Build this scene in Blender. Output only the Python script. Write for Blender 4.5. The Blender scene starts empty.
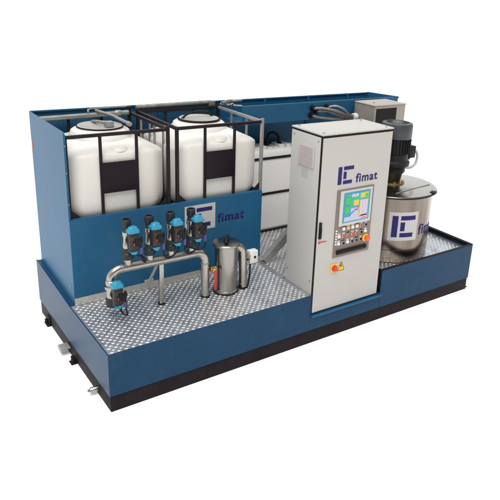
import bpy, bmesh, math, random
from mathutils import Vector, Matrix
random.seed(7)
S = bpy.context.scene
C = S.collection
PI = math.pi

# ------------------------------------------------------------------ camera
cam_d = bpy.data.cameras.new('camera')
cam = bpy.data.objects.new('camera', cam_d)
C.objects.link(cam)
S.camera = cam
YAW, PITCH, ROLL = 0.662991549, -0.327820118, 0.0588369633
fwd = Vector((math.sin(YAW) * math.cos(PITCH), math.cos(YAW) * math.cos(PITCH), math.sin(PITCH)))
rt = Vector((math.cos(YAW), -math.sin(YAW), 0))
upv = rt.cross(fwd)
R_ = math.cos(ROLL) * rt + math.sin(ROLL) * upv
U_ = -math.sin(ROLL) * rt + math.cos(ROLL) * upv
m = Matrix((R_, U_, -fwd)).transposed().to_4x4()
m.translation = Vector((-1.53975881, -4.51522839, 3.50652111))
cam.matrix_world = m
cam_d.sensor_width = 36
cam_d.lens = 619.034 / 500 * 36
cam_d.shift_x = -52.58 / 500
cam_d.shift_y = -40.23 / 500
cam_d.clip_start = 0.05
cam_d.clip_end = 500
S.render.resolution_x = S.render.resolution_y = 1024

# ------------------------------------------------------------------ light
S.view_settings.view_transform = 'Standard'
S.view_settings.look = 'None'
S.view_settings.exposure = 0.0
S.view_settings.gamma = 1.0
W = bpy.data.worlds.new('World')
S.world = W
W.use_nodes = True
nt = W.node_tree
nt.nodes.clear()
out = nt.nodes.new('ShaderNodeOutputWorld')
bg = nt.nodes.new('ShaderNodeBackground')
tc = nt.nodes.new('ShaderNodeTexCoord')
# white studio ahead of and above the machine, a darker hall behind the photographer
dot = nt.nodes.new('ShaderNodeVectorMath'); dot.operation = 'DOT_PRODUCT'
dv = Vector((-0.12, 0.88, 0.42)).normalized()
dot.inputs[1].default_value = dv
rmp = nt.nodes.new('ShaderNodeValToRGB')
rmp.color_ramp.elements[0].position = 0.30
rmp.color_ramp.elements[0].color = (0.30, 0.27, 0.25, 1)
rmp.color_ramp.elements[1].position = 0.62
rmp.color_ramp.elements[1].color = (1.10, 1.13, 1.15, 1)
mp = nt.nodes.new('ShaderNodeMapRange')
mp.inputs['From Min'].default_value = -1
mp.inputs['From Max'].default_value = 1
nt.links.new(tc.outputs['Generated'], dot.inputs[0])
nt.links.new(dot.outputs['Value'], mp.inputs['Value'])
nt.links.new(mp.outputs['Result'], rmp.inputs['Fac'])
nt.links.new(rmp.outputs['Color'], bg.inputs['Color'])
bg.inputs['Strength'].default_value = 1.0
nt.links.new(bg.outputs['Background'], out.inputs['Surface'])


sun_d = bpy.data.lights.new('softbox_sun', 'SUN')   # one very wide soft key from the front, above the photographer
sun_d.energy = 3.1
sun_d.angle = math.radians(42)
sun_d.color = (1.0, 0.985, 0.965)
sun = bpy.data.objects.new('softbox_sun', sun_d)
C.objects.link(sun)
sun.rotation_euler = Vector((0.34, 0.46, -1.0)).to_track_quat('-Z', 'Y').to_euler()


# ------------------------------------------------------------------ materials
def mat(name, col, rough=0.5, metal=0.0, var=0.06, scale=6.0, bump=0.0, bscale=60.0, rvar=0.08,
        stretch=(1, 1, 1), coat=0.0, spec=0.5, dirt=None, emis=None, sss=0.0, aniso=0.0):
    M = bpy.data.materials.new(name)
    M.use_nodes = True
    n = M.node_tree.nodes
    L = M.node_tree.links
    b = n['Principled BSDF']
    b.inputs['Metallic'].default_value = metal
    b.inputs['Specular IOR Level'].default_value = spec
    b.inputs['Coat Weight'].default_value = coat
    b.inputs['Coat Roughness'].default_value = 0.12
    if sss:
        b.inputs['Subsurface Weight'].default_value = sss
        b.inputs['Subsurface Radius'].default_value = (0.05, 0.045, 0.04)
        b.inputs['Subsurface Scale'].default_value = 0.6
    if aniso:
        b.inputs['Anisotropic'].default_value = aniso
    t = n.new('ShaderNodeTexCoord')
    mpn = n.new('ShaderNodeMapping')
    mpn.inputs['Scale'].default_value = stretch
    L.new(t.outputs['Object'], mpn.inputs['Vector'])
    no = n.new('ShaderNodeTexNoise')
    no.inputs['Scale'].default_value = scale
    no.inputs['Detail'].default_value = 5
    no.inputs['Roughness'].default_value = 0.6
    L.new(mpn.outputs['Vector'], no.inputs['Vector'])
    cr = n.new('ShaderNodeValToRGB')
    cr.color_ramp.elements[0].position = 0.3
    cr.color_ramp.elements[1].position = 0.7
    cr.color_ramp.elements[0].color = (*[max(0, c * (1 - var)) for c in col], 1)
    cr.color_ramp.elements[1].color = (*[min(1, c * (1 + var)) for c in col], 1)
    L.new(no.outputs['Fac'], cr.inputs['Fac'])
    colout = cr.outputs['Color']
    if dirt:
        n2 = n.new('ShaderNodeTexNoise')
        n2.inputs['Scale'].default_value = dirt[1]
        n2.inputs['Detail'].default_value = 8
        n2.inputs['Roughness'].default_value = 0.7
        L.new(mpn.outputs['Vector'], n2.inputs['Vector'])
        r2 = n.new('ShaderNodeValToRGB')
        r2.color_ramp.elements[0].position = dirt[2]
        r2.color_ramp.elements[1].position = dirt[2] + 0.15
        r2.color_ramp.elements[0].color = (0, 0, 0, 1)
        r2.color_ramp.elements[1].color = (dirt[3],) * 3 + (1,)
        L.new(n2.outputs['Fac'], r2.inputs['Fac'])
        mx = n.new('ShaderNodeMix')
        mx.data_type = 'RGBA'
        L.new(r2.outputs['Color'], mx.inputs['Factor'])
        L.new(colout, mx.inputs['A'])
        mx.inputs['B'].default_value = (*dirt[0], 1)
        colout = mx.outputs['Result']
    L.new(colout, b.inputs['Base Color'])
    mr = n.new('ShaderNodeMapRange')
    mr.inputs['To Min'].default_value = max(0.02, rough - rvar)
    mr.inputs['To Max'].default_value = min(1, rough + rvar)
    L.new(no.outputs['Fac'], mr.inputs['Value'])
    L.new(mr.outputs['Result'], b.inputs['Roughness'])
    if bump:
        n3 = n.new('ShaderNodeTexNoise')
        n3.inputs['Scale'].default_value = bscale
        n3.inputs['Detail'].default_value = 3
        L.new(mpn.outputs['Vector'], n3.inputs['Vector'])
        bp = n.new('ShaderNodeBump')
        bp.inputs['Strength'].default_value = bump
        bp.inputs['Distance'].default_value = 0.01
        L.new(n3.outputs['Fac'], bp.inputs['Height'])
        L.new(bp.outputs['Normal'], b.inputs['Normal'])
    if emis:
        L.new(colout, b.inputs['Emission Color'])
        b.inputs['Emission Strength'].default_value = emis
    return M


M = {}
M['floor'] = mat('white_studio_floor', (0.93, 0.93, 0.93), 0.9, var=0.01, spec=0.1)
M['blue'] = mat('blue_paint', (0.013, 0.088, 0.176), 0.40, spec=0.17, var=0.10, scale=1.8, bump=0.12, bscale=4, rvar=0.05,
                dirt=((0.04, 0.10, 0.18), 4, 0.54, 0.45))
M['base_blue'] = mat('deep_blue_base', (0.0065, 0.040, 0.088), 0.36, spec=0.13, var=0.10, scale=1.8, bump=0.12, bscale=4, rvar=0.05,
                dirt=((0.022, 0.055, 0.10), 4, 0.54, 0.45))  # platform base, darker than the enclosure blue
M['black'] = mat('black_plinth_paint', (0.013, 0.009, 0.010), 0.6, spec=0.10, var=0.25, scale=5, dirt=((0.035, 0.029, 0.026), 9, 0.58, 0.5))
M['frame'] = mat('dark_cage_paint', (0.014, 0.009, 0.011), 0.5, spec=0.18, var=0.2, scale=12, bump=0.1)
M['galv'] = mat('galvanised_tube', (0.30, 0.29, 0.27), 0.42, metal=0.75, var=0.2, scale=18, bump=0.1)
M['tread'] = mat('tread_aluminium', (0.50, 0.515, 0.54), 0.42, metal=0.85, var=0.16, scale=7, bump=0.12, bscale=40, rvar=0.1,
                 dirt=((0.19, 0.175, 0.16), 4.5, 0.50, 0.55))
M['lozenge'] = mat('worn_tread_rib', (0.66, 0.665, 0.67), 0.38, metal=0.8, var=0.10, scale=5, dirt=((0.36, 0.35, 0.33), 4.5, 0.52, 0.6))
M['skirt'] = mat('tread_skirt', (0.55, 0.53, 0.49), 0.4, metal=0.85, var=0.12, scale=14, bump=0.3, bscale=30)
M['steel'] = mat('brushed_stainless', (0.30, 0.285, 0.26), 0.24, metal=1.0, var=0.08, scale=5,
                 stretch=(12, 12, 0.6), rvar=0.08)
M['tank_steel'] = mat('reflection_streak_stainless', (0.215, 0.178, 0.148), 0.22, metal=1.0, var=0.30, scale=6, stretch=(1, 1, 0.06), rvar=0.05)  # vertical streaks in the colour stand for reflection bands on the drum
M['lid_steel'] = mat('polished_lid_steel', (0.42, 0.405, 0.375), 0.22, metal=1.0, var=0.05, scale=2, rvar=0.06)
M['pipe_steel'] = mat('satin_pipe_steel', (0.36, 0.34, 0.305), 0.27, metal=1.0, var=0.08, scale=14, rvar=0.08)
M['hdpe'] = mat('white_tank_plastic', (0.64, 0.62, 0.575), 0.42, var=0.025, scale=3, bump=0.03, bscale=10, rvar=0.05, sss=0.15)
M['hdpe_shade_lift'] = mat('tank_plastic_shade_lift', (0.80, 0.785, 0.75), 0.4, var=0.03, scale=3, bump=0.04, bscale=8, rvar=0.05)  # same plastic as hdpe, colour lightened against the shade of the bay
M['lid_grey'] = mat('grey_lid_plastic', (0.33, 0.315, 0.29), 0.5, var=0.05)
M['rubber'] = mat('black_rubber', (0.008, 0.0075, 0.008), 0.5, spec=0.2, var=0.2, scale=20)
M['plate'] = mat('black_name_plate', (0.010, 0.007, 0.010), 0.45, spec=0.15, var=0.12, scale=8)
M['cab'] = mat('light_grey_enamel', (0.405, 0.392, 0.366), 0.42, var=0.02, scale=3, bump=0.03, bscale=120, rvar=0.05)
M['seal'] = mat('dark_gasket', (0.012, 0.009, 0.010), 0.6, spec=0.12)
M['brown'] = mat('bronze_panel', (0.165, 0.125, 0.10), 0.42, var=0.05, scale=10)
M['bezel'] = mat('silver_bezel', (0.46, 0.46, 0.45), 0.35, metal=0.3, var=0.04)
M['ink'] = mat('blue_ink', (0.010, 0.008, 0.10), 0.5, spec=0.25, var=0.05)
M['sticker'] = mat('pale_sticker', (0.42, 0.405, 0.405), 0.45, var=0.03)
M['yellow'] = mat('yellow_plastic', (0.75, 0.45, 0.015), 0.4, var=0.06)
M['red'] = mat('red_plastic', (0.55, 0.02, 0.015), 0.38, var=0.08)
M['orange'] = mat('orange_red_knob', (0.65, 0.07, 0.02), 0.35, var=0.08)
M['white'] = mat('white_plastic', (0.62, 0.61, 0.59), 0.4, var=0.04)
M['cyan'] = mat('cyan_cap_plastic', (0.014, 0.21, 0.34), 0.38, var=0.07, scale=15)
M['actuator'] = mat('dark_actuator_cast', (0.026, 0.020, 0.018), 0.45, spec=0.35, var=0.3, scale=25, bump=0.2)
M['union'] = mat('charcoal_union', (0.014, 0.015, 0.018), 0.48, spec=0.35, var=0.2, scale=20)
M['plug'] = mat('violet_blue_plug', (0.035, 0.04, 0.13), 0.4)
M['motor'] = mat('grey_motor_paint', (0.008, 0.008, 0.010), 0.45, spec=0.2, var=0.15, scale=10, bump=0.15)
M['motor_cap'] = mat('motor_cowl_paint', (0.040, 0.043, 0.047), 0.40, spec=0.4, var=0.1)
M['braid'] = mat('braided_steel_hose', (0.23, 0.22, 0.20), 0.4, metal=0.7, var=0.35, scale=60, bump=0.5, bscale=120)
M['brass'] = mat('brass_fitting', (0.55, 0.38, 0.16), 0.35, metal=1.0)
M['cable'] = mat('pale_cable', (0.42, 0.45, 0.47), 0.5)
M['box'] = mat('beige_box_enamel', (0.29, 0.262, 0.215), 0.4, var=0.04, scale=4)
M['box_side'] = mat('grey_box_enamel', (0.20, 0.19, 0.165), 0.5, var=0.12, scale=9)
M['dark'] = mat('dark_recess', (0.008, 0.006, 0.006), 0.3, spec=0.12)
M['duct'] = mat('zinc_duct', (0.27, 0.265, 0.255), 0.42, metal=0.3, var=0.12, scale=12)
SC = {k: mat('screen_' + k, c, 0.3, var=0.02, emis=0.16) for k, c in {
    'cyan': (0.012, 0.24, 0.33), 'green': (0.015, 0.36, 0.06), 'yellow': (0.42, 0.40, 0.04), 'white': (0.36, 0.37, 0.47),
    'blue': (0.06, 0.08, 0.62), 'red': (0.75, 0.08, 0.08), 'pink': (0.44, 0.38, 0.46), 'orange': (0.75, 0.38, 0.05)}.items()}


# ------------------------------------------------------------------ mesh helpers
class MB:
    def __init__(self):
        self.bm = bmesh.new()

    def box(self, a, b, bev=0.0, seg=2):
        x0, y0, z0 = [min(a[i], b[i]) for i in range(3)]
        x1, y1, z1 = [max(a[i], b[i]) for i in range(3)]
        t = bmesh.new()
        v = [t.verts.new(p) for p in ((x0, y0, z0), (x1, y0, z0), (x1, y1, z0), (x0, y1, z0),
                                      (x0, y0, z1), (x1, y0, z1), (x1, y1, z1), (x0, y1, z1))]
        for f in ((3, 2, 1, 0), (4, 5, 6, 7), (0, 1, 5, 4), (1, 2, 6, 5), (2, 3, 7, 6), (3, 0, 4, 7)):
            t.faces.new([v[i] for i in f])
        if bev:
            bmesh.ops.bevel(t, geom=t.edges[:], offset=bev, segments=seg, affect='EDGES', profile=0.6)
        self._add(t)
        return self

    def _add(self, t, M4=None):
        if M4 is not None:
            bmesh.ops.transform(t, matrix=M4, verts=t.verts)
        me = bpy.data.meshes.new('tmp')
        t.to_mesh(me)
        t.free()
        self.bm.from_mesh(me)
        bpy.data.meshes.remove(me)

    def obox(self, c, size, M3, bev=0.0):
        s = MB().box([-q / 2 for q in size], [q / 2 for q in size], bev)
        self._add(s.bm, Matrix.Translation(c) @ M3.to_4x4())
        return self

    def prism(self, pts, axis, a, b):
        # pts 2-D polygon in the two other axes (in x,y,z order), extruded along axis from a to b
        def mk(p, q):
            return {'x': (q, p[0], p[1]), 'y': (p[0], q, p[1]), 'z': (p[0], p[1], q)}[axis]
        lo = [self.bm.verts.new(mk(p, a)) for p in pts]
        hi = [self.bm.verts.new(mk(p, b)) for p in pts]
        n = len(pts)
        f = [self.bm.faces.new(lo), self.bm.faces.new(hi[::-1])]
        for i in range(n):
            f.append(self.bm.faces.new((lo[i], hi[i], hi[(i + 1) % n], lo[(i + 1) % n])))
        bmesh.ops.recalc_face_normals(self.bm, faces=f)
        return self

    def lathe(self, prof, c=(0, 0, 0), seg=40, axis='z', cap=True):
        # prof: list of (radius, height)
        rings = []
        for r, h in prof:
            ring = []
            for i in range(seg):
                a = 2 * PI * i / seg
                p = (r * math.cos(a), r * math.sin(a), h)
                if axis == 'y':
                    p = (p[0], p[2], p[1])
                if axis == 'x':
                    p = (p[2], p[0], p[1])
                ring.append(self.bm.verts.new((p[0] + c[0], p[1] + c[1], p[2] + c[2])))
            rings.append(ring)
        f = []
        for k in range(len(rings) - 1):
            for i in range(seg):
                j = (i + 1) % seg
                f.append(self.bm.faces.new((rings[k][i], rings[k][j], rings[k + 1][j], rings[k + 1][i])))
        if cap:
            f.append(self.bm.faces.new(rings[0][::-1]))
            f.append(self.bm.faces.new(rings[-1]))
        bmesh.ops.recalc_face_normals(self.bm, faces=f)
        return self

    def tube(self, pts, r, seg=14, smooth=0, cap=True):
        pts = [Vector(p) for p in pts]
        if smooth:
            pts = spline(pts, smooth)
        T = [(pts[min(i + 1, len(pts) - 1)] - pts[max(i - 1, 0)]).normalized() for i in range(len(pts))]
        u = T[0].orthogonal().normalized()
        rings = []
        for i, p in enumerate(pts):
            u = (u - T[i] * u.dot(T[i])).normalized()
            w = T[i].cross(u)
            rr = r(i / (len(pts) - 1)) if callable(r) else r
            rings.append([self.bm.verts.new(p + rr * (math.cos(2 * PI * k / seg) * u + math.sin(2 * PI * k / seg) * w)) for k in range(seg)])
        f = []
        for k in range(len(rings) - 1):
            for i in range(seg):
                j = (i + 1) % seg
                f.append(self.bm.faces.new((rings[k][i], rings[k][j], rings[k + 1][j], rings[k + 1][i])))
        if cap:
            f.append(self.bm.faces.new(rings[0][::-1]))
            f.append(self.bm.faces.new(rings[-1]))
        bmesh.ops.recalc_face_normals(self.bm, faces=f)
        return self


def spline(P, n):
    # Catmull-Rom
    Q = [P[0] * 2 - P[1]] + P + [P[-1] * 2 - P[-2]]
    o = []
    for i in range(1, len(Q) - 2):
        a, b, c, d = Q[i - 1:i + 3]
        for k in range(n):
            t = k / n
            o.append(0.5 * ((2 * b) + (c - a) * t + (2 * a - 5 * b + 4 * c - d) * t * t + (3 * b - a - 3 * c + d) * t ** 3))
    o.append(P[-1])
    return o


def bend(pts, r, n=8):
    # polyline with rounded corners of radius r
    pts = [Vector(p) for p in pts]
    o = [pts[0]]
    for i in range(1, len(pts) - 1):
        a, b, c = pts[i - 1:i + 2]
        d1 = (a - b).normalized()
        d2 = (c - b).normalized()
        p1 = b + d1 * r
        p2 = b + d2 * r
        for k in range(n + 1):
            t = k / n
            ang = t * PI / 2
            # quarter-ellipse blend
            o.append(b + d1 * r * (1 - math.sin(ang)) + d2 * r * (1 - math.cos(ang)))
    o.append(pts[-1])
    return o


ORG = {}


def thing(name, label, cat, loc, group=None):
    o = bpy.data.objects.new(name, None)
    C.objects.link(o)
    o.empty_display_size = 0.1
    o.location = loc
    o['label'] = label
    o['category'] = cat
    if group:
        o['group'] = group
    ORG[o.name] = Vector(loc)
    return o


def build(name, mb, material, parent=None, label=None, smooth=35, kind=None, cat=None, group=None):
    bm = mb.bm
    mats = material if isinstance(material, list) else [material]
    co = [v.co for v in bm.verts]
    c = Vector([(min(p[i] for p in co) + max(p[i] for p in co)) / 2 for i in range(3)])
    if parent is None:
        c.z = min(p.z for p in co)
    bmesh.ops.translate(bm, vec=-c, verts=bm.verts)
    me = bpy.data.meshes.new(name)
    bm.to_mesh(me)
    bm.free()
    for q in mats:
        me.materials.append(q)
    if smooth:
        me.shade_smooth()
        me.set_sharp_from_angle(angle=math.radians(smooth))
    o = bpy.data.objects.new(name, me)
    C.objects.link(o)
    ORG[o.name] = c.copy()
    if parent is not None:
        o.parent = parent
        o.location = c - ORG[parent.name]
    else:
        o.location = c
    if label:
        o['label'] = label
    if kind:
        o['kind'] = kind
    if cat:
        o['category'] = cat
    if group:
        o['group'] = group
    return o


def copy_tree(o, offset, parent=None):
    c = o.copy()
    C.objects.link(c)
    if parent is None:
        c.location = Vector(o.location) + Vector(offset)
    else:
        c.parent = parent
    ORG[c.name] = ORG[o.name] + Vector(offset)
    for ch in list(o.children):
        copy_tree(ch, offset, c)
    return c


def text_mb(body, height, bold=0.0, depth=0.002):
    # word as a mesh lying in the xz plane, facing -y, lower-left corner at the origin; height = height of the ascenders
    cu = bpy.data.curves.new('lettering', 'FONT')
    cu.body = body
    cu.size = 1.0
    cu.offset = bold
    cu.extrude = 0.0
    cu.space_character = 1.12
    o = bpy.data.objects.new('lettering', cu)
    C.objects.link(o)
    dg = bpy.context.evaluated_depsgraph_get()
    me = bpy.data.meshes.new_from_object(o.evaluated_get(dg))
    bpy.data.objects.remove(o)
    bpy.data.curves.remove(cu)
    r = MB()
    r.bm.from_mesh(me)
    bpy.data.meshes.remove(me)
    bm = r.bm
    x0 = min(v.co.x for v in bm.verts)
    y1 = max(v.co.y for v in bm.verts)
    s = height / y1
    for v in bm.verts:
        v.co = Vector(((v.co.x - x0) * s, 0, v.co.y * s))
    ex = bmesh.ops.extrude_face_region(bm, geom=bm.faces[:])
    for e in ex['geom']:
        if isinstance(e, bmesh.types.BMVert):
            e.co.y -= depth
    bmesh.ops.recalc_face_normals(bm, faces=bm.faces[:])
    r.width = max(v.co.x for v in bm.verts)
    return r


EMB = [(0, 0.0, 0.24, 1.0), (0.35, 0.80, 1.0, 1.0), (0.35, 0.29, 0.54, 0.70), (0.35, 0.0, 0.93, 0.20)]


def move(mb, fn):
    for v in mb.bm.verts:
        v.co = Vector(fn(v.co))
    return mb


# ================================================================== SETTING
g = MB()
g.prism([(-60, -60), (60, -60), (60, 60), (-60, 60)], 'z', -0.2, 0.0)
build('ground', g, M['floor'], kind='structure', smooth=0)

# ================================================================== PLATFORM
Lx, D, FZ, PZ = 4.806, 2.138, 0.57, 0.162
RX = 3.19
X0, Y1, ZT, ZP, XP = 0.054, 1.021, 2.274, 1.444, 2.182
plat = thing('skid_platform', 'long blue steel skid platform with black plinth and tread plate deck carrying the whole machine', 'platform', (0, 0, 0))
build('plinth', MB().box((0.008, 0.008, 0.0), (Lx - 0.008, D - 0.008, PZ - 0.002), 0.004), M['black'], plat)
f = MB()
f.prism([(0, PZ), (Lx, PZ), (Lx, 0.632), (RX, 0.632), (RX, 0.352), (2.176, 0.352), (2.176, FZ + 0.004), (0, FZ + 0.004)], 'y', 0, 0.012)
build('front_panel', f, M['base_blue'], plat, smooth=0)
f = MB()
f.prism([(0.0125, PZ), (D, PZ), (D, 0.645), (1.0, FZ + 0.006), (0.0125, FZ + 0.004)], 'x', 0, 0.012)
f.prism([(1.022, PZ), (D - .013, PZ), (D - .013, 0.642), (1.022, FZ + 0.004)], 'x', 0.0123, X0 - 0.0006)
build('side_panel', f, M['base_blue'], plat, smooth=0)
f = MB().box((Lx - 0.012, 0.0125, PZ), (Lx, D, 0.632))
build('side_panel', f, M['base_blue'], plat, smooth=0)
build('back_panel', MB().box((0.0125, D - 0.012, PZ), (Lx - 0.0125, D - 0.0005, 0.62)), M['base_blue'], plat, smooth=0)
build('ledge_lip', MB().box((2.178, -0.030, 0.322), (RX - 0.004, -0.0005, 0.340), 0.002), M['blue'], plat)
f = MB().box((2.1765, 0.0125, 0.335), (RX, 0.515, 0.350))
f.box((RX + 0.0005, 0.0125, 0.30), (RX + 0.02, 0.515, 0.628))
f.box((2.1765, 0.5155, 0.30), (RX, 0.53, 0.562))
f_ = MB()
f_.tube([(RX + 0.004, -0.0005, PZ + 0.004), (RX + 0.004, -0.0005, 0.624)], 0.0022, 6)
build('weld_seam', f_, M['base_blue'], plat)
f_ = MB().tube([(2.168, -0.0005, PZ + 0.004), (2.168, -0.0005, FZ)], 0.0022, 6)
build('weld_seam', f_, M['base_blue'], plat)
build('cabinet_recess', f, M['black'], plat, smooth=0)  # recess coloured black to give the shade in the cabinet gap
f = MB()
f.box((RX + 0.003, -0.003, 0.628), (Lx - 0.052, 0.03, 0.637), 0.002)
build('tray_rim', f, M['black'], plat)
f = MB().box((Lx - 0.05, -0.002, 0.6325), (Lx + 0.003, D - 0.001, 0.640), 0.002)
f.box((Lx - 0.022, 0.031, 0.60), (Lx - 0.0125, D - 0.02, 0.632))
build('tray_rim', f, M['black'], plat)


def tread(x0, x1, y0, y1, skip=None):
    t = MB()
    px, py = 0.064, 0.035
    hl, hw, hh = 0.0205, 0.0118, 0.0042
    j = 0
    y = y0 + 0.025
    z = FZ + 0.0005
    while y < y1 - 0.018:
        x = x0 + 0.038 + (px / 2 if j % 2 else 0)
        sl = 0.25 if j % 2 else -0.25
        while x < x1 - 0.03:
            if not (skip and skip(x, y)):
                wr = random.uniform(0.82, 1.06)
                ca, sa = math.cos(sl) * wr, math.sin(sl) * wr
                def q(u, v, w):
                    return t.bm.verts.new((x + u * ca - v * sa, y + u * sa + v * ca, z + w))
                n = []
                b_ = [q(-hl, 0, 0), q(-hl * .55, -hw, 0), q(hl * .55, -hw, 0), q(hl, 0, 0), q(hl * .55, hw, 0), q(-hl * .55, hw, 0)]
                r_ = [q(-hl * .55, 0, hh), q(-hl * .3, -hw * .45, hh), q(hl * .3, -hw * .45, hh), q(hl * .55, 0, hh), q(hl * .3, hw * .45, hh), q(-hl * .3, hw * .45, hh)]
                for k in range(6):
                    t.bm.faces.new((b_[k], b_[(k + 1) % 6], r_[(k + 1) % 6], r_[k])).material_index = 1
                t.bm.faces.new(r_).material_index = 1
            x += px
        y += py
        j += 1
    return t


tk = Vector((3.825, 0.605))
t = tread(0.012, 2.176, 0.012, 1.02)
t.box((0.0125, 0.0125, FZ - 0.02), (2.176, 1.03, FZ))
build('tread_plate', t, [M['tread'], M['lozenge']], plat, smooth=0)
t = tread(2.19, Lx - 0.05, 0.54, 2.10, lambda x, y: (Vector((x, y)) - tk).length < 0.5)
t.box((2.1765, 0.5305, FZ - 0.02), (Lx - 0.0125, D - 0.0125, FZ))
build('tread_plate', t, [M['tread'], M['lozenge']], plat, smooth=0)
t = tread(RX + 0.03, Lx - 0.05, 0.03, 0.53, lambda x, y: (Vector((x, y)) - tk).length < 0.5)
t.box((RX + 0.0205, 0.0125, FZ - 0.02), (Lx - 0.0125, 0.53, FZ))
build('tread_plate', t, [M['tread'], M['lozenge']], plat, smooth=0)
# feet and lifting lugs along the left side and at the right corner
f = MB().box((-0.035, 1.76, 0.0), (0.006, 1.88, 0.012), 0.002).box((-0.006, 1.77, 0.012), (0.006, 1.87, 0.10), 0.002)
f.lathe([(0.02, 0.0125), (0.02, 0.06)], (-0.018, 1.84, 0), 12)
build('foot', f, M['black'], plat)
f = MB().box((-0.085, 1.09, 0.075), (0.007, 1.21, 0.085), 0.002).box((-0.085, 1.09, 0.04), (-0.075, 1.21, 0.0745), 0.002)
build('foot', f, M['duct'], plat, label='grey angle bracket foot')
f = MB().box((-0.05, 0.90, 0.0), (0.006, 0.98, 0.012), 0.002)
f.lathe([(0.022, 0.0125), (0.022, 0.075)], (-0.02, 0.94, 0), 12)
build('foot', f, M['black'], plat)
f = MB().lathe([(0.024, -0.065), (0.027, -0.06), (0.027, 0.007)], (0, 0.33, 0.06), 20, 'x')
f.lathe([(0.012, -0.085), (0.012, -0.0655)], (0, 0.33, 0.06), 12, 'x')
build('drain_socket', f, M['pipe_steel'], plat)
f = MB().box((Lx - 0.06, 0.03, 0.0), (Lx + 0.05, 0.15, 0.012), 0.002).box((Lx - 0.007, 0.06, 0.0125), (Lx + 0.012, 0.12, 0.09), 0.002)
build('foot', f, M['black'], plat)

# ================================================================== BLUE ENCLOSURE
X0, Y1, ZT, ZP, XP = 0.054, 1.021, 2.274, 1.444, 2.182
enc = thing('tank_enclosure', 'tall blue sheet steel enclosure walling in the white tanks at the back of the deck', 'enclosure', (X0, Y1, FZ))
f = MB().box((X0, Y1 + 0.0005, FZ + 0.002), (X0 + 0.010, D - 0.0125, ZT + 0.002))
f.box((X0 + 0.0105, Y1 + 0.001, ZP), (X0 + 0.018, Y1 + 0.012, ZT - 0.0165))
build('left_wall', f, M['blue'], enc, smooth=0)
f = MB().box((X0 + 0.002, D - 0.012, 0.625), (4.702, D, ZT - 0.001)).box((X0 + 0.0105, D - 0.030, ZT - 0.010), (4.70, D + 0.002, ZT + 0.004))
for x in (0.75, 1.45, 2.15, 2.9, 3.6, 4.3):
    f.box((x, D - 0.032, FZ + 0.06), (x + 0.04, D - 0.0125, ZT - 0.0105))
build('back_wall', f, M['blue'], enc, smooth=0)
f = MB().box((X0 + 0.0005, Y1 - 0.012, FZ + 0.08), (XP, Y1, ZP)).box((X0 + 0.013, Y1 + 0.0005, ZP - 0.012), (XP - 0.001, Y1 + 0.04, ZP + 0.003))
build('front_wall', f, M['blue'], enc, smooth=0)
f = MB().box((X0 + 0.002, Y1 - 0.016, FZ + 0.001), (XP - 0.002, Y1 - 0.003, FZ + 0.0795))
build('kick_strip', f, M['skirt'], enc, smooth=0)
f = MB().box((XP - 0.012, Y1 + 0.041, FZ + 0.002), (XP - 0.0005, D - 0.051, ZP - 0.002))
build('inner_wall', f, M['blue'], enc, smooth=0)
f = MB().box((2.30, 1.655, 2.055), (4.852, 1.667, ZT)).box((2.30, 1.6675, ZT - 0.008), (4.83, 1.685, ZT + 0.003))
f.box((2.30, 1.6675, 2.056), (4.70, 2.08, 2.068))
build('header_panel', f, M['blue'], enc, smooth=0)
f = MB().prism([(4.866, 1.654), (4.854, 1.654), (4.7035, D + 0.001), (4.718, D + 0.001)], 'z', 0.642, ZT + 0.004)
f.prism([(4.876, 1.650), (4.8665, 1.650), (4.7185, D + 0.001), (4.726, D + 0.001)], 'z', ZT - 0.02, ZT + 0.008)
build('end_wall', f, M['blue'], enc, smooth=0)
f = MB()
for y, z in ((1.10, 0.75),):
    build('rivet', MB().lathe([(0.008, -0.005), (0.006, -0.009)], (X0, y, z), 10, 'x'), M['galv'], enc)
for z in (1.6, 1.9, 2.15):
    build('rivet', MB().lathe([(0.007, -0.004), (0.005, -0.008)], (X0 + 0.009, Y1 + 0.001, z), 10, 'y'), M['galv'], enc)

build('red_sticker', MB().box((X0 - 0.002, 2.085, 1.88), (X0 - 0.0003, 2.12, 1.985)), M['red'], enc, smooth=0)
# emblem plate and word on the front wall
ex0, ex1, ez0, ez1 = 1.225, 1.585, 1.115, 1.40
pl = build('emblem_plate', MB().box((ex0, Y1 - 0.0155, ez0), (ex1, Y1 - 0.0122, ez1)), M['sticker'], enc, smooth=0)
f = MB()
w_, h_ = (ex1 - ex0) - 0.075, (ez1 - ez0) - 0.07
for a, b, c, d in EMB:
    f.box((ex0 + 0.036 + a * w_, Y1 - 0.0175, ez0 + 0.035 + b * h_), (ex0 + 0.036 + c * w_, Y1 - 0.0156, ez0 + 0.035 + d * h_))
build('emblem', f, M['ink'], pl, smooth=0)
tx = text_mb('fimat', 0.10, 0.020)
k = 0.335 / tx.width
move(tx, lambda p: (1.613 + p.x * k, Y1 - 0.0125 + p.y, 1.168 + p.z))
build('lettering', tx, M['ink'], enc, smooth=0)


# ================================================================== FRONT TANKS
def rring(x0, x1, y0, y1, r, z, n=6):
    o = []
    for cx, cy, a0 in ((x1 - r, y1 - r, 0), (x0 + r, y1 - r, PI / 2), (x0 + r, y0 + r, PI), (x1 - r, y0 + r, 1.5 * PI)):
        for i in range(n + 1):
            a = a0 + PI / 2 * i / n
            o.append((cx + r * math.cos(a), cy + r * math.sin(a), z))
    return o


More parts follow.
